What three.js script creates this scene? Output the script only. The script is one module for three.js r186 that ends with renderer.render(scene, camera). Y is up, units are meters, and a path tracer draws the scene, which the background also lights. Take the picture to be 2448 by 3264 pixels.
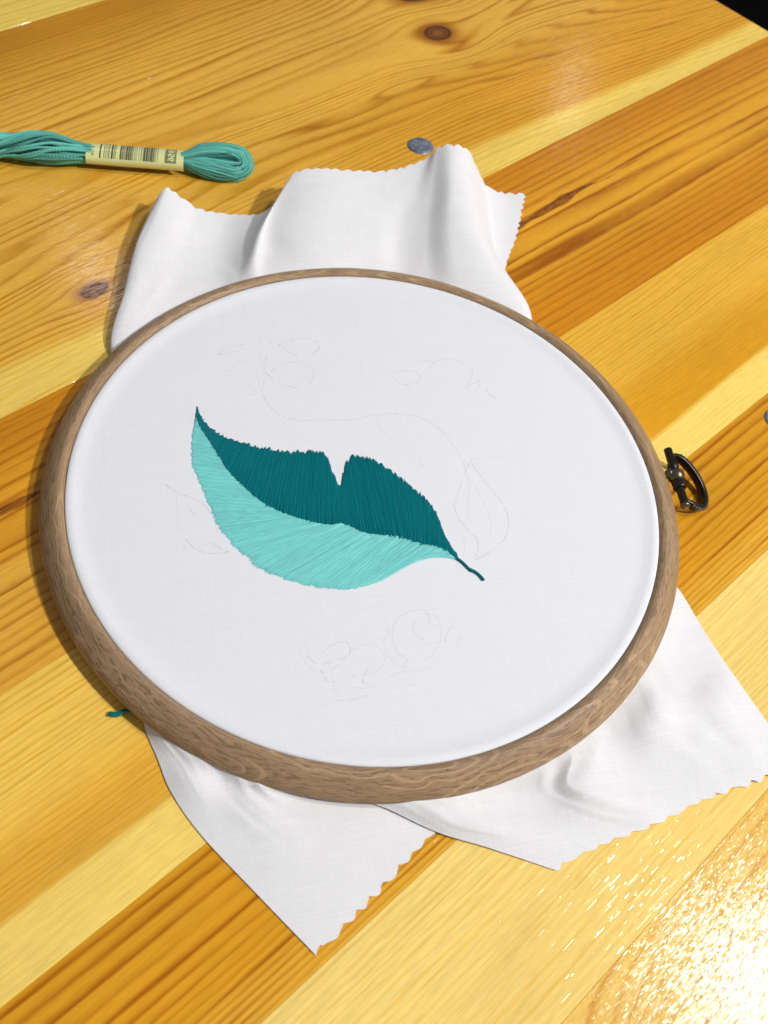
import * as THREE from 'three';
import { mergeGeometries } from 'three/addons/utils/BufferGeometryUtils.js';
import { RectAreaLightUniformsLib } from 'three/addons/lights/RectAreaLightUniformsLib.js';

/* ------------------------------------------------------------------ camera, lamps, exposure */
const scene = new THREE.Scene();
const FOC = 1.86, EYE = new THREE.Vector3(0.00583, 0.24267, 0.17488);
const PITCH = 0.959577, ROLL = 0.2058;
const FW = new THREE.Vector3(0, -Math.sin(PITCH), -Math.cos(PITCH)), RT0 = new THREE.Vector3(1, 0, 0), UP0 = new THREE.Vector3().crossVectors(RT0, FW);
const RT = RT0.clone().multiplyScalar(Math.cos(ROLL)).addScaledVector(UP0, Math.sin(ROLL));
const UP = RT0.clone().multiplyScalar(-Math.sin(ROLL)).addScaledVector(UP0, Math.cos(ROLL));
const camera = new THREE.PerspectiveCamera(2 * Math.atan(1 / FOC) * 180 / Math.PI, 0.75, 0.01, 30);
camera.position.copy(EYE); camera.up.copy(UP); camera.lookAt(EYE.clone().add(FW));
camera.focus = 0.285; camera.userData.fStop = 24;

const renderer = new THREE.WebGLRenderer({ antialias: true });
renderer.toneMapping = THREE.LinearToneMapping; renderer.toneMappingExposure = 1.01;
renderer.shadowMap.enabled = true;
RectAreaLightUniformsLib.init();
scene.background = new THREE.Color(0.185, 0.185, 0.19);           // dim, even light of the room around

const LAMP = new THREE.Vector3(1.2, 1.33, 0.24);
const lampLight = new THREE.PointLight(new THREE.Color(1, 0.985, 0.98), 7.2);
lampLight.position.copy(LAMP); lampLight.castShadow = true; lampLight.shadow.radius = 2.2; scene.add(lampLight);
function panelLight(x, y, z, w, h, power) {
  const l = new THREE.RectAreaLight(0xffffff, power, w, h);
  l.position.set(x, y, z); l.lookAt(x, y - 1, z + 0.0001); scene.add(l);
}
panelLight(0.9, 1.59, -0.24, 0.19, 0.19, 100);
panelLight(-1.05, 1.99, -2.07, 0.12, 0.12, 14);
panelLight(0.44, 1.99, -3.75, 0.1, 0.3, 4.5);

/* ------------------------------------------------------------------ helpers */
let seed = 7;
const rnd = () => { seed = (seed + 0x6d2b79f5) | 0; let t = Math.imul(seed ^ (seed >>> 15), 1 | seed); t = (t + Math.imul(t ^ (t >>> 7), 61 | t)) ^ t; return ((t ^ (t >>> 14)) >>> 0) / 4294967296; };
const gauss = () => { let s = 0; for (let i = 0; i < 6; i++) s += rnd(); return (s - 3) / 0.7071; };
const clamp = (x, a = 0, b = 1) => Math.min(b, Math.max(a, x)), lerp = (a, b, t) => a + (b - a) * t;
const smooth = (a, b, x) => { const t = clamp((x - a) / (b - a)); return t * t * (3 - 2 * t); };
const TAB = new Float32Array(65536); for (let i = 0; i < 65536; i++) TAB[i] = rnd();
const hash2 = (i, j) => TAB[(Math.imul(i, 374761393) + Math.imul(j, 668265263) >>> 5) & 65535];
function noise(x, y) {
  const i = Math.floor(x), j = Math.floor(y); let a = x - i, b = y - j; a = a * a * (3 - 2 * a); b = b * b * (3 - 2 * b);
  return lerp(lerp(hash2(i, j), hash2(i + 1, j), a), lerp(hash2(i, j + 1), hash2(i + 1, j + 1), a), b) * 2 - 1;
}
const fbm = (x, y) => noise(x, y) * 0.55 + noise(x * 2.1 + 5, y * 2.1 + 9) * 0.3 + noise(x * 4.3 + 1, y * 4.3 + 3) * 0.15;
/* point of the real place, at height mm above the table, that the photograph (2448 x 3264) shows at (px, py) */
function T(px, py, mm = 0) {
  const x = (px - 1224) / 1632 / FOC, y = (py - 1632) / 1632 / FOC;
  const d = FW.clone().addScaledVector(RT, x).addScaledVector(UP, -y);
  return EYE.clone().addScaledVector(d, (mm / 1000 - EYE.y) / d.y);
}
const V = (x, y, z) => new THREE.Vector3(x, y, z);
const used = {};
function numbered(n) { if (used[n] === undefined) { used[n] = 0; return n; } return n + '_' + String(++used[n]).padStart(3, '0'); }
function tag(o, label, category, group, kind) { if (label) o.userData.label = label; if (category) o.userData.category = category; if (group) o.userData.group = group; if (kind) o.userData.kind = kind; return o; }
function thing(name, label, category) { const g = new THREE.Group(); g.name = numbered(name); scene.add(g); return tag(g, label, category); }
function mesh(name, geo, mat, parent) { const m = new THREE.Mesh(geo, mat); m.name = numbered(name); m.castShadow = m.receiveShadow = true; (parent || scene).add(m); return m; }
const srgb = (r, g, b) => new THREE.Color().setRGB(r / 255, g / 255, b / 255, THREE.SRGBColorSpace);
function dataTex(w, h, data, isColor) {
  const t = new THREE.DataTexture(data, w, h, THREE.RGBAFormat, THREE.UnsignedByteType);
  t.magFilter = t.minFilter = THREE.LinearFilter; t.wrapS = t.wrapT = THREE.RepeatWrapping; if (isColor) t.colorSpace = THREE.SRGBColorSpace; t.needsUpdate = true; return t;
}
function tint(geo, c, k = 1) { const n = geo.attributes.position.count, a = new Float32Array(n * 3); for (let i = 0; i < n; i++) { a[3 * i] = c.r * k; a[3 * i + 1] = c.g * k; a[3 * i + 2] = c.b * k; } geo.setAttribute('color', new THREE.BufferAttribute(a, 3)); return geo; }
/* surface from a grid of points; uv from uvOf(point) */
function gridGeo(nS, nT, f, uvOf) {
  const pos = [], uv = [], idx = [];
  for (let j = 0; j <= nT; j++) for (let i = 0; i <= nS; i++) { const p = f(i / nS, j / nT); pos.push(p.x, p.y, p.z); const q = uvOf ? uvOf(p, i / nS, j / nT) : [i / nS, j / nT]; uv.push(q[0], q[1]); }
  for (let j = 0; j < nT; j++) for (let i = 0; i < nS; i++) { const a = j * (nS + 1) + i; idx.push(a, a + 1, a + nS + 1, a + 1, a + nS + 2, a + nS + 1); }
  const g = new THREE.BufferGeometry();
  g.setAttribute('position', new THREE.Float32BufferAttribute(pos, 3)); g.setAttribute('uv', new THREE.Float32BufferAttribute(uv, 2)); g.setIndex(idx); g.computeVertexNormals(); return g;
}
const cr = (a, b, c, d, t) => 0.5 * (2 * b + (c - a) * t + (2 * a - 5 * b + 4 * c - d) * t * t + (3 * b - a - 3 * c + d) * t * t * t);
function along(list, t) {                                        // Catmull-Rom through a list of vectors
  const n = list.length - 1, x = clamp(t) * n, i = Math.min(n - 1, Math.floor(x)), f = x - i, g = (k) => list[Math.max(0, Math.min(n, k))];
  const a = g(i - 1), b = g(i), c = g(i + 1), d = g(i + 2); return V(cr(a.x, b.x, c.x, d.x, f), cr(a.y, b.y, c.y, d.y, f), cr(a.z, b.z, c.z, d.z, f));
}

/* ------------------------------------------------------------------ floor, far below the table edge */
const floor = mesh('floor', new THREE.BoxGeometry(7, 0.1, 7), new THREE.MeshPhysicalMaterial({ color: new THREE.Color(0.006, 0.005, 0.005), roughness: 1, specularIntensity: 0.05 }));
floor.position.set(0.4, -0.8, -1); tag(floor, 'dark floor seen past the corner of the table', null, null, 'structure');

/* ------------------------------------------------------------------ table of pine planks */
const PD = V(0.619687, 0, -0.784849), PN = V(0.784849, 0, 0.619687);
const table = thing('table', 'varnished pine table top of glued planks under the embroidery hoop', 'table');
/* relief of the varnish over the open grain: small long facets, each tilted a little its own way */
function facets(w, h, rowPx, lenLo, lenHi, sAcross, sAlong, share) {
  const d = new Uint8Array(w * h * 4);
  for (let y = 0; y < h; y += rowPx) {
    let x = 0;
    while (x < w) {
      const len = Math.round(lerp(lenLo, lenHi, rnd() ** 2)), tl = rnd() < share ? 1 : 0.12, sx = gauss() * sAlong * tl, sy = gauss() * sAcross * tl;
      for (let k = 0; k < len && x < w; k++, x++) for (let r = 0; r < rowPx && y + r < h; r++) {
        const o = ((y + r) * w + x) * 4, l = Math.hypot(sx, sy, 1);
        d[o] = 127.5 + 127.5 * sx / l; d[o + 1] = 127.5 + 127.5 * sy / l; d[o + 2] = 127.5 + 127.5 / l; d[o + 3] = 255;
      }
    }
  }
  return dataTex(w, h, d);
}
const dashes = facets(1024, 1024, 2, 5, 40, 0.052, 0.022, 0.3), dots = facets(1024, 1024, 2, 3, 16, 0.029, 0.021, 0.85);
const TILE = 0.13;
function ringLine(p) { const f = p - Math.floor(p); return f < 0.78 ? Math.pow(f / 0.78, 3.6) : Math.pow(1 - (f - 0.78) / 0.22, 1.2); }
const mix3 = (a, b, t) => [lerp(a[0], b[0], t), lerp(a[1], b[1], t), lerp(a[2], b[2], t)];
/* one knot: [u, w, half length, half width, strength] */
function knotWarp(u, w, knots) { let q0 = 9; for (const k of knots) { const q = Math.hypot((u - k[0]) / k[2], (w - k[1]) / k[3]); w = k[1] + (w - k[1]) * (1 - k[4] * Math.exp(-q * q / 12)); if (q < q0) q0 = q; } return [w, q0]; }
function plank(c) {
  const W = 2048, H = Math.max(32, Math.round(W * (c.w1 - c.w0) / (c.u1 - c.u0))), d = new Uint8Array(W * H * 4);
  for (let y = 0; y < H; y++) for (let x = 0; x < W; x++) {
    const u = lerp(c.u0, c.u1, (x + 0.5) / W), w = lerp(c.w0, c.w1, (y + 0.5) / H);
    const [wk, q] = knotWarp(u, w, c.knots || []);
    const ww = wk + 0.0022 * fbm(u * 9 + c.id * 7, wk * 34) * (c.wander ?? 1) + 0.00022 * noise(u * 120, wk * 900);
    const p = c.phase(u, ww) + 0.55 * noise(ww * 170 + c.id, u * 2.5) + 0.4 * noise(ww * 61, u * 1.3 + c.id), id = Math.floor(p), a = ringLine(p);
    let strength = (0.3 + 0.7 * hash2(id, c.id * 31)) * (0.76 + 0.34 * noise(u * 26 + id * 3.7, id) + 0.16 * noise(u * 240, ww * 3000));
    const fibre = noise(u * 90, w * 5200) * 0.5 + noise(u * 260, w * 2600) * 0.5;
    let col = c.color(u, ww, a * clamp(strength * 1.15, 0, 1.1), w);
    const pores = smooth(0.5, 0.85, noise(u * 150 + c.id, w * 3600)); const k = 1 + fibre * 0.055 - 0.02 * pores + 0.05 * fbm(u * 13 + 3, w * 45 + c.id) ;
    if (q < 2.4 && c.knots) {
      const g = Math.exp(-Math.pow(Math.max(0, q - 0.9), 2) * 2.2);
      col = mix3(col, [152, 86, 12], g * 0.75);
      if (q < 1.1) { const r = 0.5 + 0.5 * Math.sin(q * 17 + noise(u * 700, w * 700)); col = mix3(mix3([136, 84, 30], [84, 46, 8], r * smooth(0.15, 0.5, q) * 0.6 + 0.4 * smooth(0.3, 0.9, q)), col, smooth(0.92, 1.1, q)); }
    }
    if (c.marks) col = c.marks(u, w, col);
    const o = (y * W + x) * 4; d[o] = clamp(col[0] * k, 0, 255); d[o + 1] = clamp(col[1] * k, 0, 255); d[o + 2] = clamp(col[2] * k, 0, 255); d[o + 3] = 255;
  }
  const map = dataTex(W, H, d, true); map.wrapS = map.wrapT = THREE.MirroredRepeatWrapping;
  const nm = (c.fine ? dots : dashes).clone(); nm.repeat.set((c.u1 - c.u0) / TILE, (c.w1 - c.w0) / TILE); nm.offset.set(c.id * 0.37, c.id * 0.21); nm.needsUpdate = true;
  const mat = new THREE.MeshPhysicalMaterial({ map, normalMap: nm, roughness: c.fine ? 0.17 : 0.13, ior: 1.45, metalness: 0 });
  /* chamfered bar */
  const a = c.w0 + 0.00002, b = c.w1 - 0.00002, e = 0.00012, top = 0, bot = -0.028, prof = [[a, bot], [a, top - e], [a + e, top], [b - e, top], [b, top - e], [b, bot]];
  const pos = [], uv = [], idx = [], UA = -0.8, UB = 0.3697, pt = (u, w, y) => { const a = -0.13364 + (u + 0.13364) * 0.989, b = 0.11295 + (w - 0.11295) * 0.989; pos.push(PD.x * a + PN.x * b, y, PD.z * a + PN.z * b); uv.push((u - c.u0) / (c.u1 - c.u0), (w - c.w0) / (c.w1 - c.w0)); };
  const quad = (A, B, C, D) => { const n = pos.length / 3; for (const q of [A, B, C, D]) pt(...q); idx.push(n, n + 1, n + 2, n, n + 2, n + 3); };
  for (let k = 0; k < 6; k++) { const [w0, y0] = prof[k], [w1, y1] = prof[(k + 1) % 6]; quad([UA, w0, y0], [UB, w0, y0], [UB, w1, y1], [UA, w1, y1]); }
  for (const U of [UA, UB]) { quad([U, a, bot], [U, a, top - e], [U, b, top - e], [U, b, bot]); quad([U, a, top - e], [U, a + e, top], [U, b - e, top], [U, b, top - e]); }
  const g = new THREE.BufferGeometry(); g.setAttribute('position', new THREE.Float32BufferAttribute(pos, 3)); g.setAttribute('uv', new THREE.Float32BufferAttribute(uv, 2)); g.setIndex(idx); g.computeVertexNormals();
  mesh('plank', g, mat, table);
}
/* colours, sRGB */
const lineMix = (base, dark) => (u, w, l) => mix3(base, dark, l);
plank({ id: 0, w0: -0.50, w1: -0.2895, u0: -0.1, u1: 0.42, phase: (u, w) => w * 300, color: lineMix([248, 216, 104], [234, 188, 66]) });
plank({
  id: 1, w0: -0.2895, w1: -0.0952, u0: -0.12, u1: 0.38, wander: 1.1,
  knots: [[0.2113, -0.1875, 0.0075, 0.0062, 0.93], [0.228, -0.217, 0.012, 0.008, 0.9], [-0.0174, -0.1281, 0.0052, 0.0032, 0.9]],
  phase: (u, w) => { const x = w + 0.186 + 0.004 * Math.sin(u * 11), dd = 0.052 + 0.004 * noise(u * 6 + 2, 4) + 0.005 * Math.sin(u * 9 + 0.6); return Math.sqrt(x * x + dd * dd) * 470 + 1.5 * noise(w * 55 + 3, u * 1.2) + 0.5 * noise(u * 14, w * 60) + 1.1 * Math.exp(-(((u - 0.167) / 0.022) ** 2) - ((w + 0.1636) / 0.006) ** 2) - 0.8 * Math.exp(-(((u - 0.10) / 0.05) ** 2) - ((w + 0.183) / 0.01) ** 2); },
  marks: (u, w, col) => mix3(col, [250, 236, 200], smooth(1, 0.6, Math.hypot((u - 0.0724) / 0.0009, (w + 0.2263) / 0.0005))),
  color: (u, w, l, w0) => {
    let base = mix3([208, 148, 34], [234, 180, 70], smooth(-0.285, -0.22, w)); base = mix3(base, [218, 154, 34], smooth(-0.17, -0.15, w) * smooth(0.03, 0.2, u) * 0.7);
    let dark = [180, 110, 8];
    const sap = smooth(-0.1165, -0.108, w + 0.0015 * noise(u * 8, 1) - 0.0045 * smooth(0.1, 0.3, u)); base = mix3(base, [246, 210, 104], sap); dark = mix3(dark, [230, 184, 62], sap);
    const edge = smooth(-0.262, -0.285, w); base = mix3(base, [196, 134, 18], edge * 0.8);
    return mix3(base, dark, l * 0.92);
  },
});
plank({
  id: 2, w0: -0.0952, w1: -0.0122, u0: -0.16, u1: 0.38, wander: 0.7,
  phase: (u, w) => { const x = w + 0.056; return (Math.sqrt(x * x + 0.0009) * 440) + 0.5 * noise(u * 4, 2); },
  color: (u, w, l) => { let b = mix3([208, 136, 24], [228, 164, 44], smooth(-0.09, -0.06, w) * smooth(-0.025, -0.05, w)); b = mix3(b, [236, 180, 72], 0.8 * smooth(-0.052, -0.042, w + 0.002 * noise(u * 9, 4)) * smooth(0.06, -0.04, u)); return mix3(b, [156, 86, 4], l); },
  marks: (u, w, col) => {
    const s = (c0, c1, wc, hw) => { const m = clamp((u - c0) / (c1 - c0)); if (u < c0 || u > c1) return 0; const h = hw * Math.pow(Math.sin(Math.PI * clamp(m * 0.92 + 0.05)), 0.7) * (0.75 + 0.5 * noise(u * 130, 3)); return smooth(h, h * 0.55, Math.abs(w - wc - 0.0012 * noise(u * 50, 9))); };
    const k = Math.max(s(0.112, 0.19, -0.0652, 0.0032), 0.8 * s(0.186, 0.203, -0.0648, 0.0006), 0.7 * s(0.207, 0.222, -0.0653, 0.0004), s(-0.16, -0.066, -0.0632, 0.0038));
    return mix3(col, [112, 58, 10], clamp(k) * (0.75 + 0.25 * noise(u * 400, w * 2500)));
  },
});
plank({
  id: 3, w0: -0.0122, w1: 0.0534, u0: -0.2, u1: 0.38,
  phase: (u, w) => w * 560 + 1.2 * noise(u * 3, w * 20),
  color: (u, w, l) => { const far = smooth(0.0, 0.12, u); let b = mix3(mix3([246, 204, 92], [232, 174, 62], smooth(0.012, 0.03, w)), mix3([238, 184, 66], [222, 158, 32], smooth(0.01, 0.03, w)), far), k = [212, 150, 34]; const sap = smooth(0.0385, 0.041, w + 0.001 * noise(u * 6, 3)); b = mix3(b, [250, 216, 114], sap); k = mix3(k, [242, 202, 86], sap); return mix3(b, k, l * 0.85); },
});
plank({
  id: 4, w0: 0.0534, w1: 0.0937, u0: -0.2, u1: 0.38, wander: 0.35,
  phase: (u, w) => w * 330 + 14 * (w - 0.07) * (w - 0.07) * 400 + 0.4 * noise(u * 5, 3),
  color: (u, w, l) => mix3(mix3([220, 156, 34], [230, 172, 56], smooth(0.08, 0.09, w)), [164, 90, 2], l * 1.05),
});
plank({
  id: 5, w0: 0.0937, w1: 0.140, u0: -0.2, u1: 0.38, wander: 0.9,
  phase: (u, w) => w * 560 + 0.8 * noise(u * 4, w * 40),
  color: (u, w, l) => mix3(mix3([248, 217, 128], [246, 212, 124], smooth(0.1, 0.13, w)), [236, 188, 78], l * 0.85),
});
plank({
  id: 6, w0: 0.140, w1: 0.30, u0: -0.2, u1: 0.38, fine: true,
  phase: (u, w) => Math.sqrt((w - 0.19) ** 2 + 0.0012 + 0.0008 * noise(u * 12, 2)) * 420 + 1.5 * Math.exp(-(((u + 0.062) / 0.018) ** 2) - ((w - 0.149) / 0.006) ** 2),
  color: (u, w, l) => mix3([240, 196, 96], [206, 138, 40], l),
});
/* flat metal screw caps let into the planks */
const capTex = (() => { const n = 128, d = new Uint8Array(n * n * 4); for (let y = 0; y < n; y++) for (let x = 0; x < n; x++) { const k = 128 + 40 * fbm(x / 14, y / 14) + 24 * noise(x / 3, y / 40), o = (y * n + x) * 4; d[o] = k - 4; d[o + 1] = k + 2; d[o + 2] = k + 18; d[o + 3] = 255; } return dataTex(n, n, d, true); })();
const capMat = new THREE.MeshPhysicalMaterial({ map: capTex, metalness: 0.4, roughness: 0.45 });
{
  const prof = [[0, 0.0006], [0.0042, 0.00058], [0.0052, 0.00045], [0.0056, 0.00015], [0.0057, -0.0002]].map((p) => new THREE.Vector2(...p));
  const g = new THREE.LatheGeometry(prof, 40);
  for (const p of [T(1340, 466), T(2486, 1340)]) { const m = mesh('screw_cap', g, capMat, table); m.position.set(p.x, 0.0001, p.z); }
}

/* ------------------------------------------------------------------ cloth materials */
const WV = 0.00044;                                               // thread pitch
function weave() {
  const n = 256, per = 16, d = new Uint8Array(n * n * 4), cells = n / per;
  const jit = Array.from({ length: cells * 2 }, () => 0.86 + 0.28 * rnd());
  for (let y = 0; y < n; y++) for (let x = 0; x < n; x++) {
    const cx = Math.floor(x / per), cy = Math.floor(y / per), over = (cx + cy) % 2, fx = (x % per) / per * 2 - 1, fy = (y % per) / per * 2 - 1;
    const h = over ? (1 - 0.85 * Math.abs(fy) ** 2.2) * (0.72 + 0.28 * Math.cos(fx * 1.57)) * jit[cy] : (1 - 0.85 * Math.abs(fx) ** 2.2) * (0.6 + 0.28 * Math.cos(fy * 1.57)) * jit[cells + cx];
    const v = clamp(h) * 255, o = (y * n + x) * 4; d[o] = d[o + 1] = d[o + 2] = v; d[o + 3] = 255;
  }
  return [dataTex(n, n, d), cells];
}
const [weaveTex, WCELLS] = weave();
const WA = 0.40, wc = Math.cos(WA), ws = Math.sin(WA);
const clothUV = (p) => [(p.x * wc - p.z * ws) / (WCELLS * WV), (p.x * ws + p.z * wc) / (WCELLS * WV)];
const slub = (() => { const n = 512, d = new Uint8Array(n * n * 4); for (let y = 0; y < n; y++) for (let x = 0; x < n; x++) { const s = noise(x / 60, y * 0.9) * 3 + noise(x * 0.9 + 40, y / 60) * 2.2 + fbm(x / 40, y / 40) * 2, o = (y * n + x) * 4; d[o] = 236 + s; d[o + 1] = 235 + s; d[o + 2] = 236 + s; d[o + 3] = 255; } const t = dataTex(n, n, d, true); t.repeat.set(0.11, 0.11); return t; })();
const clothMat = new THREE.MeshPhysicalMaterial({ map: slub, bumpMap: weaveTex, bumpScale: 0.00005, roughness: 0.9, specularIntensity: 0.25, sheen: 0.15, sheenRoughness: 0.6, sheenColor: new THREE.Color(1, 1, 1), side: THREE.DoubleSide });

const looseMat = clothMat.clone(); looseMat.bumpScale = 0.00008;
const cloth = thing('white_cloth', 'white woven cotton cloth stretched in the hoop with pinked corners lying loose', 'cloth');

/* the stretched panel, with the pencil design drawn on it */
const HY = 0.0086, HALF = 0.096;
const sketch = (() => {
  const n = 2048, cv = document.createElement('canvas'); cv.width = cv.height = n; const c = cv.getContext('2d');
  c.fillStyle = 'rgb(235,236,240)'; c.fillRect(0, 0, n, n);
  c.globalAlpha = 0.3;
  for (let i = 0; i < 2600; i++) { const x = rnd() * n, y = rnd() * n, l = 30 + rnd() * 180, horiz = rnd() < 0.6, a = horiz ? -WA : -WA + Math.PI / 2; const g = rnd() < 0.5 ? 240 : 229; c.strokeStyle = `rgb(${g},${g},${g + 3})`; c.lineWidth = 1 + rnd() * 3; c.beginPath(); c.moveTo(x, y); c.lineTo(x + l * Math.cos(a), y + l * Math.sin(a)); c.stroke(); }
  c.globalAlpha = 1; c.lineCap = c.lineJoin = 'round';
  const at = (px, py) => { const p = T(px, py, HY * 1000); return [(p.x + HALF) / (2 * HALF) * n, (p.z + HALF) / (2 * HALF) * n]; };
  function stroke(ox, oy, k, list, dark = 1) {
    const P = []; for (let i = 0; i < list.length; i += 2) { const q = at(ox + k * list[i], oy + k * list[i + 1]); P.push(V(q[0], q[1], 0)); }
    let last = P[0]; const N = P.length * 14;
    for (let i = 1; i <= N; i++) { const q = along(P, i / N); c.globalAlpha = dark * (0.05 + 0.08 * rnd()) * smooth(-0.95, -0.1, noise(i * 0.13, ox + list[0])); c.strokeStyle = 'rgb(112,112,110)'; c.lineWidth = 2.4 + rnd() * 1.2; c.beginPath(); c.moveTo(last.x, last.y); c.lineTo(q.x, q.y); c.stroke(); last = q; }
  }
  const A = [650, 1050, 0.3014], B = [1150, 1100, 0.3391], C = [900, 1850, 0.3617], D = [600, 1550, 0.4219], F = [0, 800, 0.7378], G = [0, 1600, 0.7378];
  stroke(...A, [380, 225, 240, 255, 165, 265, 185, 225, 280, 185, 450, 145, 610, 120, 720, 135, 810, 170, 900, 235, 990, 285], 0.8);
  stroke(...A, [1110, 265, 1190, 230, 1220, 185, 1180, 130, 1090, 92, 960, 105, 830, 145, 740, 200, 670, 290, 640, 370, 650, 440, 680, 480, 720, 510, 830, 575, 950, 612, 1010, 615], 0.8);
  stroke(...A, [1110, 575, 1155, 520, 1160, 460, 1110, 385, 1000, 338, 860, 355, 740, 415, 680, 480, 640, 540, 625, 640, 640, 720, 690, 810, 780, 890, 870, 935, 1000, 958, 1200, 962, 1400, 958, 1659, 945], 0.9);
  stroke(...A, [460, 235, 470, 290, 330, 360, 230, 430, 290, 440], 0.5);
  stroke(...B, [0, 680, 150, 655, 300, 645, 450, 652, 580, 685, 700, 755, 820, 870, 930, 1030, 985, 1160], 0.9);
  stroke(...B, [1060, 1045, 985, 1180, 930, 1340, 885, 1480, 885, 1540, 930, 1640, 1000, 1730, 1080, 1810, 1105, 1900, 1070, 2000], 1);
  stroke(...B, [1050, 1120, 1120, 1220, 1220, 1350, 1310, 1450, 1370, 1560, 1390, 1680, 1370, 1790, 1290, 1880, 1170, 1970, 1030, 2035], 1);
  stroke(...B, [1010, 1220, 1015, 1400, 1000, 1580, 980, 1680], 0.6);
  stroke(...B, [1070, 1300, 1140, 1450, 1200, 1580, 1225, 1700, 1200, 1830], 0.7);
  stroke(...B, [965, 1770, 975, 1900, 960, 1980], 0.6);
  stroke(...B, [280, 270, 370, 245, 460, 235, 540, 265, 565, 310, 530, 345, 430, 370, 350, 345, 290, 290], 0.7);
  stroke(...B, [500, 150, 600, 145, 680, 160, 650, 200, 640, 240], 0.6);
  stroke(...B, [690, 160, 800, 130, 920, 150, 1020, 200, 1050, 250, 1030, 330, 990, 400], 0.7);
  stroke(...B, [1000, 390, 1080, 350, 1120, 335, 1100, 410], 0.7); stroke(...B, [1180, 420, 1210, 460, 1270, 495], 0.7);
  stroke(...B, [150, 690, 190, 790, 280, 880, 400, 980, 500, 1050, 600, 1140], 0.5);
  stroke(...C, [210, 545, 210, 640, 260, 700, 330, 740, 480, 700, 580, 660, 600, 600, 560, 540, 440, 565, 350, 640], 0.65);
  stroke(...C, [340, 780, 380, 860, 430, 895, 560, 870, 640, 830], 0.65); stroke(...C, [760, 770, 710, 860, 720, 910, 760, 905], 0.6);
  stroke(...C, [1300, 380, 1270, 270, 1180, 260, 1050, 310, 980, 400, 980, 540, 1020, 640, 1100, 690], 0.65);
  stroke(...C, [1490, 400, 1440, 500, 1440, 560], 0.6); stroke(...C, [1560, 490, 1550, 570], 0.5); stroke(...C, [470, 1055, 600, 1050, 750, 1010], 0.6);
  stroke(...C, [150, 560, 190, 700, 300, 800, 420, 800, 520, 720, 640, 600, 760, 560, 860, 600, 900, 700, 840, 800, 740, 830], 0.5); stroke(...C, [960, 420, 900, 520, 920, 640, 1010, 740, 1140, 760, 1280, 690, 1380, 560, 1400, 430, 1350, 320, 1240, 300, 1160, 370, 1170, 470, 1250, 520], 0.5); stroke(...C, [420, 980, 560, 930, 720, 950, 860, 900, 980, 830, 1100, 800, 1250, 780, 1400, 700], 0.45); stroke(...C, [1100, 690, 1060, 800, 1090, 900, 1180, 920], 0.5);
  stroke(...F, [710, 1005, 760, 1040, 860, 1080, 910, 1130, 940, 1215], 1); stroke(...F, [760, 1050, 765, 1110, 775, 1190, 800, 1290], 0.6);
  stroke(...G, [800, 160, 850, 205, 920, 222, 990, 215], 0.9); stroke(...G, [815, 20, 850, 70, 860, 110, 890, 160, 940, 195, 990, 215], 0.9);
  const t = new THREE.CanvasTexture(cv); t.colorSpace = THREE.SRGBColorSpace; return t;
})();
{
  const prof = [[0.0001, 0.0085], [0.02, 0.0085], [0.045, 0.0085], [0.065, 0.0085], [0.08, 0.00852], [0.0845, 0.0086], [0.0868, 0.0089], [0.0882, 0.00915], [0.0893, 0.0091], [0.0900, 0.0088], [0.09025, 0.0082], [0.0903, 0.0065], [0.0903, 0.002]];
  const pts = new THREE.SplineCurve(prof.map((p) => new THREE.Vector2(...p))).getPoints(72);
  const g = new THREE.LatheGeometry(pts, 200), P = g.attributes.position, U = g.attributes.uv;
  const uv1 = new Float32Array(P.count * 2);
  for (let i = 0; i < P.count; i++) { const x = P.getX(i), z = P.getZ(i); U.setXY(i, (x + HALF) / (2 * HALF), 1 - (z + HALF) / (2 * HALF)); const q = clothUV(V(x, 0, z)); uv1[2 * i] = q[0]; uv1[2 * i + 1] = q[1]; }
  g.setAttribute('uv1', new THREE.BufferAttribute(uv1, 2));
  const wv = weaveTex.clone(); wv.channel = 1; wv.needsUpdate = true;
  const m = clothMat.clone(); m.map = sketch; m.bumpMap = wv; m.bumpScale = 0.00006;
  mesh('stretched_panel', g, m, cloth);
}
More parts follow.
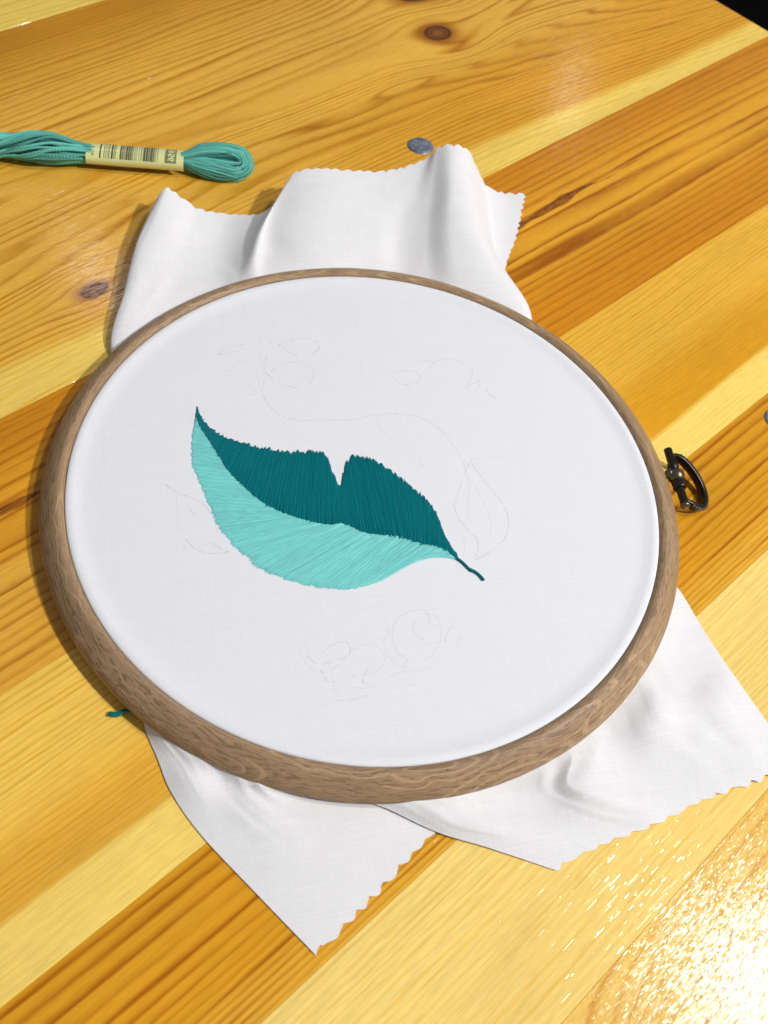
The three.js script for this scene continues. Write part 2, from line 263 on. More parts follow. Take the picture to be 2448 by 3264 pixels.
/* a loose piece of cloth: rows run from the hoop to the free edge; every point is [px, py, height in mm] */
function flap(name, rows, o) {
  const R = rows.map((r) => { const out = []; for (let i = 0; i < r.length; i += 3) out.push(T(r[i], r[i + 1], r[i + 2])); return out; });
  const raw = (s, t) => along(R.map((r) => along(r, s)), t);
  const tooth = (x) => { const f = x - Math.floor(x); const k = f < 0.5 ? f * 2 : 2 - f * 2; return smooth(0, 1, k); };
  const len = (f) => { const L = [0]; let p = f(0); for (let i = 1; i <= 200; i++) { const q = f(i / 200); L.push(L[i - 1] + Math.min(0.01, Math.hypot(q.x - p.x, q.z - p.z))); p = q; } return (t) => { const x = clamp(t) * 200, i = Math.min(199, Math.floor(x)); return lerp(L[i], L[i + 1], x - i); }; };
  const eT = len((s) => raw(s, 1)), eS = len((t) => raw(1, t)), jag = (x) => x + 0.34 * noise(x * 0.9, o.pitch * 9000);
  const g = gridGeo(o.nS, o.nT, (s, t) => {
    const dt = o.pinkT ? o.pinkT * tooth(jag(eT(s) / o.pitch)) * (0.5 + 0.8 * hash2(Math.round(jag(eT(s) / o.pitch)), 5)) * smooth(0.86, 1, t) : 0, ds = o.pinkS ? o.pinkS * tooth(jag(eS(t) / o.pitch)) * smooth(0.965, 1, s) : 0;
    const p = raw(s - ds, t - dt), q = clothUV(p);
    p.y += (o.rough ?? 0.00025) * (noise(q[0] * 0.5 + 3, q[1] * 0.5) + 0.5 * noise(q[0] * 1.1, q[1] * 1.1 + 7)) * Math.min(1, p.y / 0.003);
    const lift = smooth(0.0012, 0.0035, p.y), fan = s + 0.05 * noise(t * 5, s * 4); p.y += lift * (o.pull ?? 0.0004) * smooth(0.1, 0.3, t) * (1 - 0.75 * t) * (noise(fan * 26, t * 1.6) + 0.6 * (1 - Math.abs(noise(fan * 15 + 8, t * 2.2 + 3)) * 2.6));
    p.y = Math.max(p.y, 0.0004); return p;
  }, clothUV);
  return mesh(name, g, looseMat, cloth);
}
flap('loose_corner', [
  [400, 1190, 1, 410, 1170, 2, 450, 1100, 3, 520, 1050, 3, 610, 1010, 3, 700, 985, 3, 765, 975, 3, 825, 965, 3, 885, 960, 4, 1000, 955, 4, 1180, 955, 4, 1270, 965, 4, 1370, 990, 4, 1500, 1035, 4, 1650, 1110, 4, 1690, 1120, 2, 1680, 1120, 1.2, 1670, 1120, 1, 1670, 1125, 1],
  [352, 1130, 0.8, 358, 1075, 4, 405, 1010, 6, 490, 960, 5.5, 580, 940, 4, 690, 925, 3.4, 752, 920, 4.7, 808, 900, 6.7, 860, 890, 7.2, 985, 885, 7.7, 1180, 885, 6, 1265, 900, 5, 1360, 890, 7, 1470, 920, 9, 1655, 965, 8, 1688, 985, 3, 1670, 985, 1.4, 1650, 985, 1, 1650, 985, 1],
  [385, 1000, 0.8, 395, 930, 6, 440, 870, 8, 505, 850, 7, 590, 860, 4.5, 690, 855, 3.3, 760, 860, 5.9, 812, 810, 10.4, 858, 790, 9.4, 985, 780, 11.4, 1190, 785, 9, 1275, 790, 7.5, 1358, 765, 10, 1440, 770, 14, 1545, 790, 13, 1588, 820, 5, 1590, 850, 1.5, 1595, 860, 1, 1612, 868, 1],
  [440, 830, 0.8, 436, 770, 8, 485, 725, 10, 540, 725, 9, 612, 755, 5, 705, 765, 2.8, 785, 765, 5.9, 838, 710, 11.4, 882, 670, 12.4, 1000, 655, 13.9, 1205, 660, 11.5, 1300, 655, 11, 1372, 615, 14, 1438, 605, 18, 1502, 625, 16, 1545, 680, 8.5, 1566, 725, 2.5, 1600, 745, 1, 1651, 747, 1],
  [480, 700, 0.8, 488, 655, 8, 528, 598, 12.5, 575, 622, 10, 636, 664, 5, 738, 682, 2.4, 838, 676, 5.4, 893, 620, 10.4, 940, 550, 14.4, 1033, 536, 15.4, 1224, 543, 13, 1350, 508, 15, 1394, 470, 19, 1438, 459, 21, 1488, 472, 19, 1522, 535, 10, 1552, 590, 3, 1605, 612, 1, 1680, 613, 1],
], { nS: 480, nT: 90, pinkT: 0.022, pinkS: 0.011, pitch: 0.0042, rough: 0.0002, pull: 0.0003 });
flap('loose_corner', [
  [500, 2240, 2, 560, 2260, 4, 660, 2320, 4, 770, 2370, 4, 890, 2400, 4, 1000, 2420, 3.5, 1100, 2420, 2.5],
  [458, 2300, 0.6, 520, 2330, 3.8, 620, 2380, 4.2, 740, 2430, 4.2, 870, 2460, 4, 1000, 2460, 3.5, 1110, 2440, 2.2],
  [503, 2420, 0.5, 560, 2415, 2.4, 655, 2415, 4.4, 770, 2460, 3.4, 890, 2490, 4.0, 1010, 2490, 2.6, 1130, 2460, 1.8],
  [546, 2525, 0.5, 615, 2500, 2.6, 710, 2490, 1.8, 830, 2500, 4.4, 950, 2510, 2.4, 1060, 2500, 1.8, 1160, 2480, 1.5],
  [640, 2660, 0.5, 715, 2625, 1.6, 805, 2590, 2.6, 925, 2555, 2.0, 1045, 2530, 1.6, 1160, 2505, 1.4, 1240, 2495, 1.2],
  [812, 2843, 0.5, 890, 2790, 1.2, 980, 2735, 1.5, 1085, 2675, 1.4, 1190, 2610, 1.2, 1300, 2560, 1.0, 1380, 2540, 0.8],
  [1011, 3049, 0.5, 1078, 2986, 0.5, 1138, 2922, 0.5, 1224, 2836, 0.6, 1322, 2724, 0.6, 1392, 2650, 0.6, 1450, 2600, 0.6],
], { nS: 300, nT: 110, pinkT: 0.019, pitch: 0.0052, rough: 0.0002, pull: 0.00045 });
flap('loose_corner', [
  [1000, 2440, 3, 1150, 2420, 4, 1330, 2420, 4, 1500, 2370, 4, 1680, 2280, 4, 1830, 2180, 4, 1950, 2040, 4, 2040, 1900, 4, 2090, 1800, 1],
  [1085, 2532, 2.6, 1230, 2510, 4.2, 1400, 2490, 4.2, 1560, 2440, 3.6, 1720, 2360, 4, 1860, 2260, 3.6, 1985, 2110, 4, 2100, 1960, 4, 2165, 1880, 0.6],
  [1224, 2574, 2.0, 1340, 2560, 4.4, 1490, 2535, 3.2, 1640, 2485, 2.4, 1790, 2420, 3.8, 1925, 2320, 2.6, 2050, 2195, 5, 2150, 2080, 2.2, 2232, 1990, 0.6],
  [1390, 2651, 1.2, 1490, 2625, 3.4, 1620, 2590, 1.6, 1740, 2545, 2.0, 1850, 2490, 5.6, 1985, 2400, 1.8, 2100, 2280, 6.5, 2205, 2170, 2.4, 2295, 2088, 0.6],
  [1556, 2702, 0.8, 1645, 2668, 1.8, 1745, 2635, 1.2, 1850, 2600, 2.2, 1935, 2550, 4.6, 2070, 2475, 1.6, 2190, 2365, 3, 2300, 2260, 4, 2368, 2192, 0.6],
  [1777, 2776, 0.5, 1838, 2736, 0.5, 1945, 2686, 0.5, 2030, 2655, 0.7, 2110, 2622, 0.9, 2240, 2555, 0.8, 2350, 2520, 0.7, 2460, 2480, 0.7, 2550, 2450, 0.5],
], { nS: 420, nT: 110, pinkT: 0.022, pitch: 0.0054, rough: 0.0003, pull: 0.0006 });

/* ------------------------------------------------------------------ the embroidered leaf */
const TH = HY + 0.0000;
function stitches(list, n, base, width, thick, jitter, vary = 0.18) {
  const A = [], B = []; for (let i = 0; i < list.length; i += 4) { A.push(T(list[i], list[i + 1], TH * 1000)); B.push(T(list[i + 2], list[i + 3], TH * 1000)); }
  /* even spacing along the wider side */
  const L = [0]; const S = 600; let pa = along(A, 0), pb = along(B, 0);
  for (let i = 1; i <= S; i++) { const a = along(A, i / S), b = along(B, i / S); L.push(L[i - 1] + 0.5 * (a.distanceTo(pa) + b.distanceTo(pb)) + 0.35 * Math.max(a.distanceTo(pa), b.distanceTo(pb))); pa = a; pb = b; }
  const tOf = (x) => { const want = x * L[S]; let i = 1; while (i < S && L[i] < want) i++; return (i - 1 + (want - L[i - 1]) / Math.max(1e-9, L[i] - L[i - 1])) / S; };
  const geos = [], SEG = 16, RAD = 4;
  for (let k = 0; k < n; k++) {
    const t = clamp(tOf((k + 0.5 + (rnd() - 0.5) * 0.5) / n)); const a = along(A, t), b = along(B, t), dir = b.clone().sub(a), len = dir.length(); if (len < 0.0006) continue; dir.divideScalar(len);
    const a2 = a.clone().addScaledVector(dir, -jitter * (1.7 * rnd() - 0.55)), b2 = b.clone().addScaledVector(dir, jitter * (1.5 * noise(k * 0.42, 77) + 0.9 * rnd() - 0.5));
    const side = V(-dir.z, 0, dir.x), pos = [], nor = [], idx = [], w = width * (0.8 + 0.4 * rnd()), h = thick * (0.75 + 0.5 * rnd()), sway = (rnd() - 0.5) * width * 0.7, tilt = (rnd() - 0.5) * 0.00006, inner = 0.55 + 0.5 * rnd();
    for (let i = 0; i <= SEG; i++) {
      const f = i / SEG, e = Math.max(Math.pow(Math.sin(Math.PI * clamp(f, 0.0, 1)), 0.28), f < 0.5 ? inner : 0), c = a2.clone().lerp(b2, f).addScaledVector(side, sway * Math.sin(f * Math.PI) + 0.00004 * noise(f * 5 + k * 3, k));
      for (let j = 0; j <= RAD; j++) { const al = Math.PI * j / RAD, x = Math.cos(al), y = Math.sin(al); pos.push(c.x + side.x * w * x * (0.35 + 0.65 * e), c.y - 0.00008 + (h * y + 0.00034 + tilt) * e, c.z + side.z * w * x * (0.35 + 0.65 * e)); nor.push(side.x * x * 0.8, y + 0.12, side.z * x * 0.8); }
    }
    for (let i = 0; i < SEG; i++) for (let j = 0; j < RAD; j++) { const q = i * (RAD + 1) + j; idx.push(q, q + RAD + 1, q + 1, q + 1, q + RAD + 1, q + RAD + 2); }
    const g = new THREE.BufferGeometry(); g.setAttribute('position', new THREE.Float32BufferAttribute(pos, 3)); g.setAttribute('normal', new THREE.Float32BufferAttribute(nor, 3)); g.setIndex(idx);
    tint(g, base, 0.97 + vary * (rnd() - 0.5));
    { const C = g.attributes.color; for (let i = 0; i < C.count; i++) { const f = Math.floor(i / (RAD + 1)) / SEG, m = 1 + 0.13 * noise(f * len * 420 + k * 1.7, k * 0.6) + 0.08 * noise(f * len * 1400, k * 2.3); C.setXYZ(i, C.getX(i) * m, C.getY(i) * m, C.getZ(i) * m); } }
    geos.push(g);
  }
  return mergeGeometries(geos);
}
const silk = new THREE.MeshPhysicalMaterial({ vertexColors: true, roughness: 0.5, specularIntensity: 0.22, sheen: 0.03, sheenRoughness: 0.4, sheenColor: new THREE.Color(0.8, 1, 1), side: THREE.DoubleSide });
const DARK = srgb(0, 108, 115), LIGHT = srgb(124, 210, 207), MID = srgb(100, 184, 170);
const leaf = new THREE.Group(); leaf.name = 'embroidered_leaf'; leaf.userData.label = 'leaf worked in satin stitch, one half dark teal and one pale turquoise'; cloth.add(leaf);
const lightPairs = [626, 1335, 625, 1342, 637, 1364, 620, 1352, 660, 1400, 613, 1388, 695, 1454, 610, 1438, 720, 1495, 612, 1481, 772, 1550, 636, 1540, 838, 1605, 658, 1592, 923, 1645, 690, 1668, 980, 1662, 727, 1719, 1049, 1675, 769, 1762, 1097, 1672, 830, 1815, 1152, 1697, 904, 1845, 1207, 1707, 971, 1864, 1270, 1712, 1060, 1878, 1336, 1734, 1130, 1876, 1380, 1742, 1215, 1850, 1410, 1752, 1292, 1804, 1432, 1764, 1365, 1778, 1450, 1776, 1425, 1777, 1456, 1779, 1448, 1782];
const darkPairs = [629, 1312, 629, 1300, 627, 1335, 636, 1316, 637, 1364, 655, 1349, 660, 1400, 690, 1379, 695, 1454, 730, 1398, 720, 1490, 765, 1407, 772, 1550, 825, 1425, 838, 1605, 880, 1432, 900, 1635, 930, 1441, 960, 1658, 974, 1438, 1030, 1672, 1036, 1446, 1060, 1672, 1051, 1482, 1085, 1670, 1068, 1520, 1097, 1670, 1079, 1542, 1105, 1675, 1088, 1540, 1120, 1680, 1093, 1508, 1140, 1690, 1103, 1474, 1165, 1700, 1120, 1456, 1200, 1706, 1143, 1450, 1250, 1711, 1200, 1468, 1300, 1722, 1266, 1514, 1336, 1734, 1322, 1558, 1370, 1741, 1371, 1603, 1400, 1748, 1396, 1648, 1428, 1762, 1416, 1703, 1448, 1775, 1440, 1744, 1458, 1782, 1456, 1765];
function underlay(list, c) { const n = list.length / 4 - 1, P = (k, t) => along(Array.from({ length: n + 1 }, (_, i) => T(list[4 * i + k], list[4 * i + k + 1], TH * 1000)), t); return tint(gridGeo(120, 4, (s, t) => P(0, s).lerp(P(2, s), t * 0.96).add(V(0, 0.00026 * Math.sin(Math.PI * clamp(t * 0.96 + 0.02)) ** 0.4, 0))), c, 0.8); }
mesh('pale_half', mergeGeometries([stitches(lightPairs, 520, LIGHT, 0.00021, 0.00019, 0.00027)].concat([(() => { const g = underlay(lightPairs, LIGHT); g.deleteAttribute('uv'); return g; })()])), silk, leaf).userData.label = 'pale turquoise half of the leaf';
mesh('dark_half', mergeGeometries([stitches(darkPairs, 560, DARK, 0.00020, 0.00014, 0.00052, 0.09)].concat([(() => { const g = underlay(darkPairs, DARK); g.deleteAttribute('uv'); return g; })()])), silk, leaf).userData.label = 'dark teal half of the leaf';
{
  const pts = [[1440, 1764], [1456, 1779], [1472, 1790], [1486, 1804], [1500, 1818]].map((p) => T(p[0], p[1], HY * 1000 + 0.3)), q = [[1497, 1815], [1513, 1822], [1528, 1833], [1541, 1848]].map((p) => T(p[0], p[1], HY * 1000 + 0.3));
  const off = (l, d) => l.map((p) => p.clone().add(V(d, 0, d * 0.8)));
  const tube = (l, r) => { const g = new THREE.TubeGeometry(new THREE.CatmullRomCurve3(l), 24, r, 7); g.deleteAttribute('uv'); return tint(g, DARK, 0.95); };
  mesh('stem', mergeGeometries([tube(off(pts, 0.0002), 0.00038), tube(off(pts, -0.0002), 0.00034), tube(off(q, 0.00012), 0.0004), tube(off(q, -0.00016), 0.0004)]), silk, leaf);
}

/* ------------------------------------------------------------------ the hoop */
const hoop = thing('embroidery_hoop', 'round wood-grain embroidery hoop holding the white cloth taut on the table', 'embroidery hoop');
const hoopTex = (() => {
  const W = 2048, H = 176, d = new Uint8Array(W * H * 4), bump = new Uint8Array(W * H * 4), LEN = 0.594, HT = 0.03;
  const eyes = []; for (let u = 0.004; u < LEN - 0.012;) { const a = 0.010 + 0.016 * rnd(); eyes.push([u + a, HT * (0.2 + 0.55 * rnd()), a, 0.0022 + 0.0036 * rnd(), rnd()]); u += a * (1.3 + 0.9 * rnd()); }
  for (let y = 0; y < H; y++) for (let x = 0; x < W; x++) {
    const u = x / W * LEN, v = y / H * HT, wu = u + 0.0012 * noise(u * 180, v * 260), wv = v + 0.0009 * noise(u * 210 + 7, v * 300 + 4);
    let q = 9, e = 0; for (let i = 0; i < eyes.length; i++) { const k = eyes[i], t = Math.hypot((wu - k[0]) / k[2], (wv - k[1]) / k[3]); if (t < q) { q = t; e = k[4]; } }
    const ring = (r, h) => smooth(h, h * 0.45, Math.abs(q - r));
    const band = Math.max(ring(1.0, 0.09), e > 0.4 ? ring(0.55, 0.07) : 0, e > 0.75 ? ring(1.45, 0.08) : 0) * smooth(-0.75, -0.1, noise(u * 60 + 9, v * 90));
    const fl = v * 1000 + Math.min(q, 2.2) * 1.5 + 0.35 * noise(u * 160, v * 500);
    const pore = smooth(0.1, 0.55, noise(u * 400 + q * 2, fl * 3.8)) * (1 - band), fine = noise(u * 1100, fl * 4.2);
    let c = mix3([154, 127, 97], [177, 148, 115], 0.5 + 0.5 * fbm(u * 34 + 4, v * 240)); c = mix3(c, [188, 158, 122], band * 0.85); c = mix3(c, [112, 88, 66], pore * 0.5); c = mix3(c, [126, 100, 76], 0.3 * smooth(0.1, 0.7, fine));
    const dot = hash2(x >> 1, (y >> 1) + 999) > 0.9982 ? 0.6 : 0; c = mix3(c, [56, 40, 28], dot);
    const o = (y * W + x) * 4; for (let k = 0; k < 3; k++) { d[o + k] = clamp(c[k], 0, 255); bump[o + k] = clamp(140 - pore * 110 + band * 30 + fine * 20, 0, 255); } d[o + 3] = bump[o + 3] = 255;
  }
  return [dataTex(W, H, d, true), dataTex(W, H, bump)];
})();
const hoopMat = new THREE.MeshPhysicalMaterial({ map: hoopTex[0], bumpMap: hoopTex[1], bumpScale: 0.0001, roughness: 0.46, specularIntensity: 0.5 });
{
  const prof = [[0.0904, 0.0010], [0.0903, 0.0045], [0.0903, 0.0084], [0.0906, 0.0092], [0.0914, 0.0098], [0.0925, 0.0099], [0.0942, 0.0090], [0.0959, 0.0076], [0.0972, 0.0062], [0.0980, 0.0046], [0.0979, 0.0030], [0.0970, 0.0014], [0.0954, 0.0006], [0.093, 0.0005], [0.0904, 0.0010]].map((p) => new THREE.Vector2(...p));
  const g = new THREE.LatheGeometry(new THREE.SplineCurve(prof).getPoints(60), 256, 2.2);
  mesh('outer_ring', g, hoopMat, hoop);
  const ip = [[0.0858, 0.0008], [0.0858, 0.0070], [0.0868, 0.0080], [0.0886, 0.0083], [0.0896, 0.0078], [0.0898, 0.0008], [0.0858, 0.0008]].map((p) => new THREE.Vector2(...p));
  mesh('inner_ring', new THREE.LatheGeometry(ip, 160), new THREE.MeshStandardMaterial({ color: srgb(170, 132, 96), roughness: 0.6 }), hoop);
}
/* metal hanger */
const iron = new THREE.MeshPhysicalMaterial({ color: new THREE.Color(0.05, 0.045, 0.04), metalness: 0.85, roughness: 0.3 });
const brass = new THREE.MeshPhysicalMaterial({ color: new THREE.Color(0.17, 0.15, 0.11), metalness: 0.9, roughness: 0.34 });
{
  const hanger = new THREE.Group(); hanger.name = 'hanger'; hanger.userData.label = 'dark metal screw and beaded hanging ring on the rim of the hoop'; hoop.add(hanger);
  const a = T(2128, 1432, 5.9), b = T(2184, 1610, 5.6), ax = b.clone().sub(a), L = ax.length(); ax.normalize();
  const out = V((a.x + b.x) / 2, 0, (a.z + b.z) / 2).normalize();
  const quat = new THREE.Quaternion().setFromUnitVectors(V(0, 1, 0), ax), at = (k) => a.clone().addScaledVector(ax, k * L);
  const lathe = (name, p, mat, k0 = 0) => { const m = mesh(name, new THREE.LatheGeometry(p.map((q) => new THREE.Vector2(q[0] / 1000, q[1] / 1000)), 28), mat, hanger); m.position.copy(at(k0)); m.quaternion.copy(quat); return m; };
  lathe('screw', [[0, 0], [1.1, 0], [1.38, 0.2], [1.4, 5.6], [1.75, 6.2], [1.9, 7.4], [1.5, 8.3], [1.35, 8.6], [1.35, 22.4], [1.3, 22.8]], iron);
  lathe('end_cap', [[0, 23.4], [1.0, 23.3], [1.5, 23.0], [1.62, 22.5], [1.55, 22.1], [1.2, 22]], brass);
  lathe('ball', Array.from({ length: 15 }, (_, i) => { const q = Math.PI * i / 14; return [2.75 * Math.sin(q) + 0.02, 11.0 - 2.6 * Math.cos(q)]; }), brass);
  lathe('collar', [[1.3, 13], [2.0, 13], [2.2, 13.4], [1.95, 15.2], [2.15, 15.5], [2.15, 15.9], [1.8, 16.1], [1.3, 16.1]], iron);
  const mnt = mesh('mount', new THREE.SphereGeometry(0.0016, 20, 14), brass, hanger); mnt.position.copy(at(0.45)).addScaledVector(out, -0.0022); mnt.scale.set(1, 1.2, 1);
  const path = [[2136, 1456, 5.8], [2153, 1456, 5.8], [2178, 1472, 5.2], [2203, 1500, 4.2], [2224, 1533, 3.0], [2238, 1567, 2.0], [2243, 1597, 1.8], [2236, 1618, 2.4], [2216, 1617, 3.6], [2194, 1604, 5.0], [2180, 1594, 5.6]].map((p) => T(...p));
  const curve = new THREE.CatmullRomCurve3(path), N = 90, fr = [];
  const mid = at(0.5);
  const ring = gridGeo(N, 16, (s, t) => {
    const c = curve.getPointAt(s), tg = curve.getTangentAt(s), al = 2 * Math.PI * t; const rad = c.clone().sub(mid); rad.addScaledVector(tg, -rad.dot(tg)).normalize(); const nn = V(0, 0, 0).crossVectors(tg, rad).normalize();
    const x = Math.sign(Math.cos(al)) * Math.abs(Math.cos(al)) ** 0.6, y = Math.sign(Math.sin(al)) * Math.abs(Math.sin(al)) ** 0.6, ends = 0.75 + 0.25 * smooth(0, 0.12, s) * smooth(1, 0.88, s);
    return c.addScaledVector(rad, x * 0.0009 * ends).addScaledVector(nn, y * 0.0016 * ends);
  });
  mesh('hanging_ring', ring, iron, hanger);
  const beads = [], sg = new THREE.SphereGeometry(0.00052, 10, 8);
  for (let i = 0; i < 26; i++) { const s = 0.10 + 0.80 * i / 25, c = curve.getPointAt(s), tg = curve.getTangentAt(s), rad = c.clone().sub(mid); rad.addScaledVector(tg, -rad.dot(tg)).normalize(); let nn = V(0, 0, 0).crossVectors(tg, rad).normalize(); if (nn.y < 0) nn.negate(); for (const k of [0.0006]) { const p = c.clone().addScaledVector(rad, 0.00085).addScaledVector(nn, k * 1.4); beads.push(sg.clone().translate(p.x, p.y, p.z)); } }
  mesh('beads', mergeGeometries(beads), brass, hanger).userData.kind = 'stuff';
}

/* ------------------------------------------------------------------ skein of thread */
const skein = thing('thread_skein', 'skein of turquoise embroidery thread with pale yellow barcode band', 'thread skein');
const ply = (() => { const n = 64, d = new Uint8Array(n * n * 4); for (let y = 0; y < n; y++) for (let x = 0; x < n; x++) { const v = 128 + 127 * Math.abs(Math.sin(Math.PI * (x + y) / n * 2)) - 30 * rnd(), o = (y * n + x) * 4; d[o] = d[o + 1] = d[o + 2] = clamp(v, 0, 255); d[o + 3] = 255; } const t = dataTex(n, n, d); t.repeat.set(26, 1); return t; })();
const floss = new THREE.MeshPhysicalMaterial({ vertexColors: true, bumpMap: ply, bumpScale: 0.00022, roughness: 0.55, specularIntensity: 0.4, sheen: 0.2, sheenRoughness: 0.5, sheenColor: new THREE.Color(0.8, 1, 1) });
{
  const SA = T(279, 489, 4.6), SB = T(588, 513, 4.6), ax = SB.clone().sub(SA); ax.y = 0; const L = ax.length(); ax.normalize();
  const side = V(-ax.z, 0, ax.x), up = V(0, 1, 0);           // side points towards the viewer
  const strand = (pts, r, k) => { const g = new THREE.TubeGeometry(new THREE.CatmullRomCurve3(pts), 44, r, 6); return tint(g, MID, k); };
  /* left part: a twisted bundle that runs out of the picture */
  const left = [], back = V(-0.0005, 0, 0.0008);
  const axisL = (s) => { const p = SA.clone().addScaledVector(ax, 0.002 - s * 0.06); p.z += 0.003 * s * s; p.y = lerp(0.0046, 0.0060, smooth(0, 0.3, s)); return p; };
  const radL = (s) => lerp(0.0036, 0.0063, smooth(0, 0.28, s)) - 0.0018 * Math.exp(-(((s - 0.52) / 0.1) ** 2)) - 0.001 * smooth(0.6, 1, s);
  for (const [n, f] of [[12, 0.28], [20, 0.6], [34, 0.93]]) for (let i = 0; i < n; i++) {
    const ph = (i + 0.4 * rnd()) / n * Math.PI * 2, ff = f * (0.94 + 0.1 * rnd()), tw = 1.9 + 0.9 * rnd(), pts = [], wob = rnd() * 9;
    for (let j = 0; j <= 22; j++) { const s = j / 22, c = axisL(s), R = radL(s) * ff, q = ph - tw * s * s * 1.7 - 0.35 * s + 0.3 * noise(s * 6 + wob, i); pts.push(c.addScaledVector(side, R * Math.cos(q)).addScaledVector(up, R * Math.sin(q) * 0.93)); }
    left.push(strand(pts, 0.00056 * (0.8 + 0.4 * rnd()), 0.68 + 0.62 * rnd()));
  }
  mesh('twisted_strands', mergeGeometries(left), floss, skein);
  /* right part: the strands turn round and come back */
  const right = [], Vd = up.clone().multiplyScalar(0.78).addScaledVector(side, -0.62), Nd = V(0, 0, 0).crossVectors(ax, Vd).normalize();
const cl = [[-0.5, -0.6, 0.5], [3, -1.4, 0.8], [8, -2.4, 1.15], [14, -2.9, 1.25], [19.5, -2.5, 1.15], [22.4, -0.2, 0.95], [21.2, 2.6, 0.9], [17, 4.0, 0.85], [11.5, 4.2, 0.85], [6, 3.2, 0.8], [1.5, 1.2, 0.6], [-0.5, 0.8, 0.5]];
  for (const [n, f] of [[10, 0.3], [20, 0.65], [34, 0.98]]) for (let i = 0; i < n; i++) {
    const ph = (i + 0.5 * rnd()) / n * Math.PI * 2, wob = rnd() * 20, tw = 0.9 + 0.5 * rnd(), fk = f * (0.92 + 0.12 * rnd()); const pts = [];
    for (let j = 0; j < cl.length; j++) {
      const p = cl[j], a0 = cl[Math.max(0, j - 1)], a1 = cl[Math.min(cl.length - 1, j + 1)]; let tx = a1[0] - a0[0], ty = a1[1] - a0[1]; const tl = Math.hypot(tx, ty); tx /= tl; ty /= tl;
      const R = 3.25 * p[2] * fk, q = ph + tw * j / cl.length + 0.34 * noise(j * 0.8 + wob, i), inx = -ty, iny = tx, c = R * Math.cos(q), d = R * Math.sin(q) * 1.15;
      pts.push(SB.clone().addScaledVector(ax, (p[0] * 1.06 + inx * c) / 1000).addScaledVector(Vd, (p[1] + iny * c) / 1000).addScaledVector(Nd, d / 1000).add(V(0, 0.0006, 0)));
    }
    for (const p of pts) p.y = Math.max(p.y, 0.0008 + 0.0006 * rnd());
    right.push(strand(pts, 0.00056 * (0.8 + 0.4 * rnd()), 0.68 + 0.62 * rnd()));
  }
  mesh('looped_strands', mergeGeometries(right), floss, skein);
  /* paper band */
  const cv = document.createElement('canvas'); cv.width = 1024; cv.height = 640; const c = cv.getContext('2d');
  c.fillStyle = 'rgb(226,230,158)'; c.fillRect(0, 0, 1024, 640);
  /* x runs along the skein, y from the underside of the far edge over the top to the near side */
  const y0 = 150, y1 = 510; c.fillStyle = 'rgb(72,72,48)';
  const bars = [[140, 16], [186, 7], [204, 6], [222, 5], [236, 9], [262, 20], [290, 8], [306, 6], [352, 18], [378, 10], [398, 6], [414, 20], [440, 16], [462, 12], [482, 6], [508, 6], [524, 5], [548, 5], [572, 8], [598, 22], [626, 20], [652, 10], [670, 22], [698, 12], [722, 6], [744, 6]];
  for (const [x, w] of bars) c.fillRect(x, y0, w, y1 - y0);
  c.fillStyle = 'rgba(120,120,90,0.35)'; c.fillRect(590, y0, 140, y1 - y0); c.fillRect(350, y0, 150, y1 - y0);
  c.fillStyle = 'rgb(92,92,64)'; c.save(); c.translate(58, 292); c.rotate(-Math.PI / 2); c.font = 'bold 38px sans-serif'; c.fillText('8 1138', 0, 26); c.restore();
  c.fillStyle = 'rgb(128,130,96)'; c.fillRect(824, 150, 122, 196);
  c.save(); c.translate(846, 332); c.rotate(-Math.PI / 2); c.font = 'bold 92px sans-serif'; c.fillStyle = 'rgb(226,230,158)'; c.fillText('956', 4, 78); c.restore();
  c.fillStyle = 'rgb(104,104,50)'; c.fillRect(826, 410, 20, 100); c.fillRect(936, 410, 20, 100);
  const tex = new THREE.CanvasTexture(cv); tex.colorSpace = THREE.SRGBColorSpace; tex.anisotropy = 8;
  const band = gridGeo(24, 48, (s, t) => { const q = Math.PI * (1.25 - t * 1.75), R = 0.0040 + 0.00006 * noise(s * 3, t * 6); return SA.clone().addScaledVector(ax, s * L).addScaledVector(side, -Math.sign(Math.cos(q)) * Math.abs(Math.cos(q)) ** 0.85 * (R + 0.0009)).addScaledVector(up, Math.sign(Math.sin(q)) * Math.abs(Math.sin(q)) ** 0.85 * (R - 0.0011)); }, (p, s, t) => [s, 1 - t]);
  mesh('paper_band', band, new THREE.MeshPhysicalMaterial({ map: tex, roughness: 0.22, clearcoat: 0.6, clearcoatRoughness: 0.12, side: THREE.DoubleSide }), skein);
}
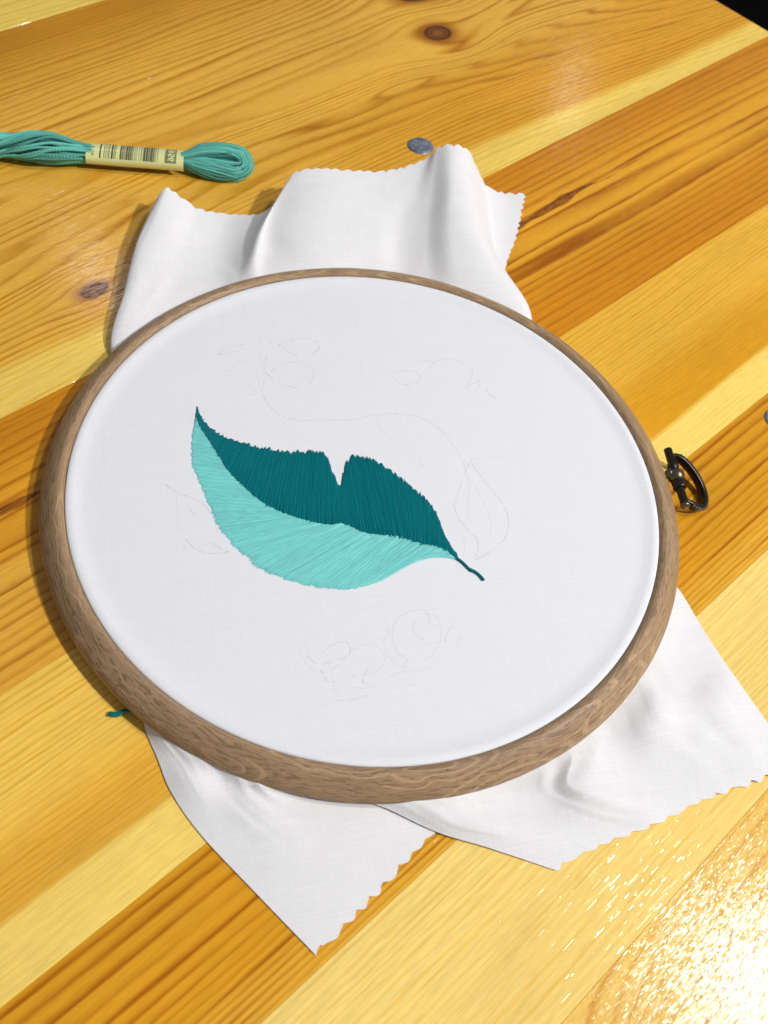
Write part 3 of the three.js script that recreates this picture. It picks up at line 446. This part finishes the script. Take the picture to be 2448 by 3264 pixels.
/* thread tail sticking out under the hoop */
{
  const tail = [], base = [[470, 2290, 1.6], [425, 2268, 1.5], [398, 2266, 1.0], [375, 2276, 0.7], [348, 2281, 0.6]].map((p) => T(...p));
  for (let i = 0; i < 6; i++) { const o = base.map((p, j) => p.clone().add(V((rnd() - 0.5) * 0.0007, 0.0001 + rnd() * 0.0006, (rnd() - 0.5) * (0.0005 + (j === 4 ? 0.0012 : 0.0004))))); const g = new THREE.TubeGeometry(new THREE.CatmullRomCurve3(o), 26, 0.00032, 6); tail.push(tint(g, srgb(10, 128, 128), 0.8 + 0.4 * rnd())); }
  tag(mesh('thread_tail', mergeGeometries(tail), floss), 'short dark teal thread end sticking out from under the lower left of the hoop', 'thread');
}

/* ------------------------------------------------------------------ the lamps that light the table */
{
  const lamp = thing('desk_lamp', 'white round lamp shining on the hoop from beyond the right edge', 'lamp');
  const bulb = mesh('bulb', new THREE.SphereGeometry(0.046, 24, 16), new THREE.MeshStandardMaterial({ color: 0xffffff, emissive: new THREE.Color(1, 0.98, 0.95), emissiveIntensity: 2 }), lamp); bulb.position.copy(LAMP); bulb.castShadow = false;
  const shade = mesh('lamp_shade', new THREE.LatheGeometry([[0.03, 0.075], [0.05, 0.068], [0.07, 0.045], [0.08, 0.02], [0.082, 0.02], [0.072, 0.048], [0.052, 0.072], [0.03, 0.079]].map((p) => new THREE.Vector2(...p)), 40), new THREE.MeshStandardMaterial({ color: 0xdddddd, roughness: 0.6, side: THREE.DoubleSide }), lamp); shade.position.copy(LAMP);
  for (const [x, z, w, h, l, y = 2] of [[0.9, -0.24, 0.19, 0.19, 'square white panel lamp hanging over the near right table corner', 1.6], [-1.05, -2.07, 0.12, 0.12, 'square white ceiling panel lamp behind the table'], [0.44, -3.75, 0.1, 0.3, 'oblong white ceiling panel lamp far behind the table']]) {
    const p = thing('ceiling_lamp', l, 'lamp');
    const f = mesh('frame', new THREE.BoxGeometry(w + 0.04, 0.04, h + 0.04), new THREE.MeshStandardMaterial({ color: 0xcccccc, roughness: 0.7 }), p); f.position.set(x, y + 0.03, z);
    const e = mesh('diffuser', new THREE.BoxGeometry(w, 0.012, h), new THREE.MeshStandardMaterial({ color: 0xffffff, emissive: 0xffffff, emissiveIntensity: 1 }), p); e.position.set(x, y + 0.003, z);
  }
}
renderer.render(scene, camera);
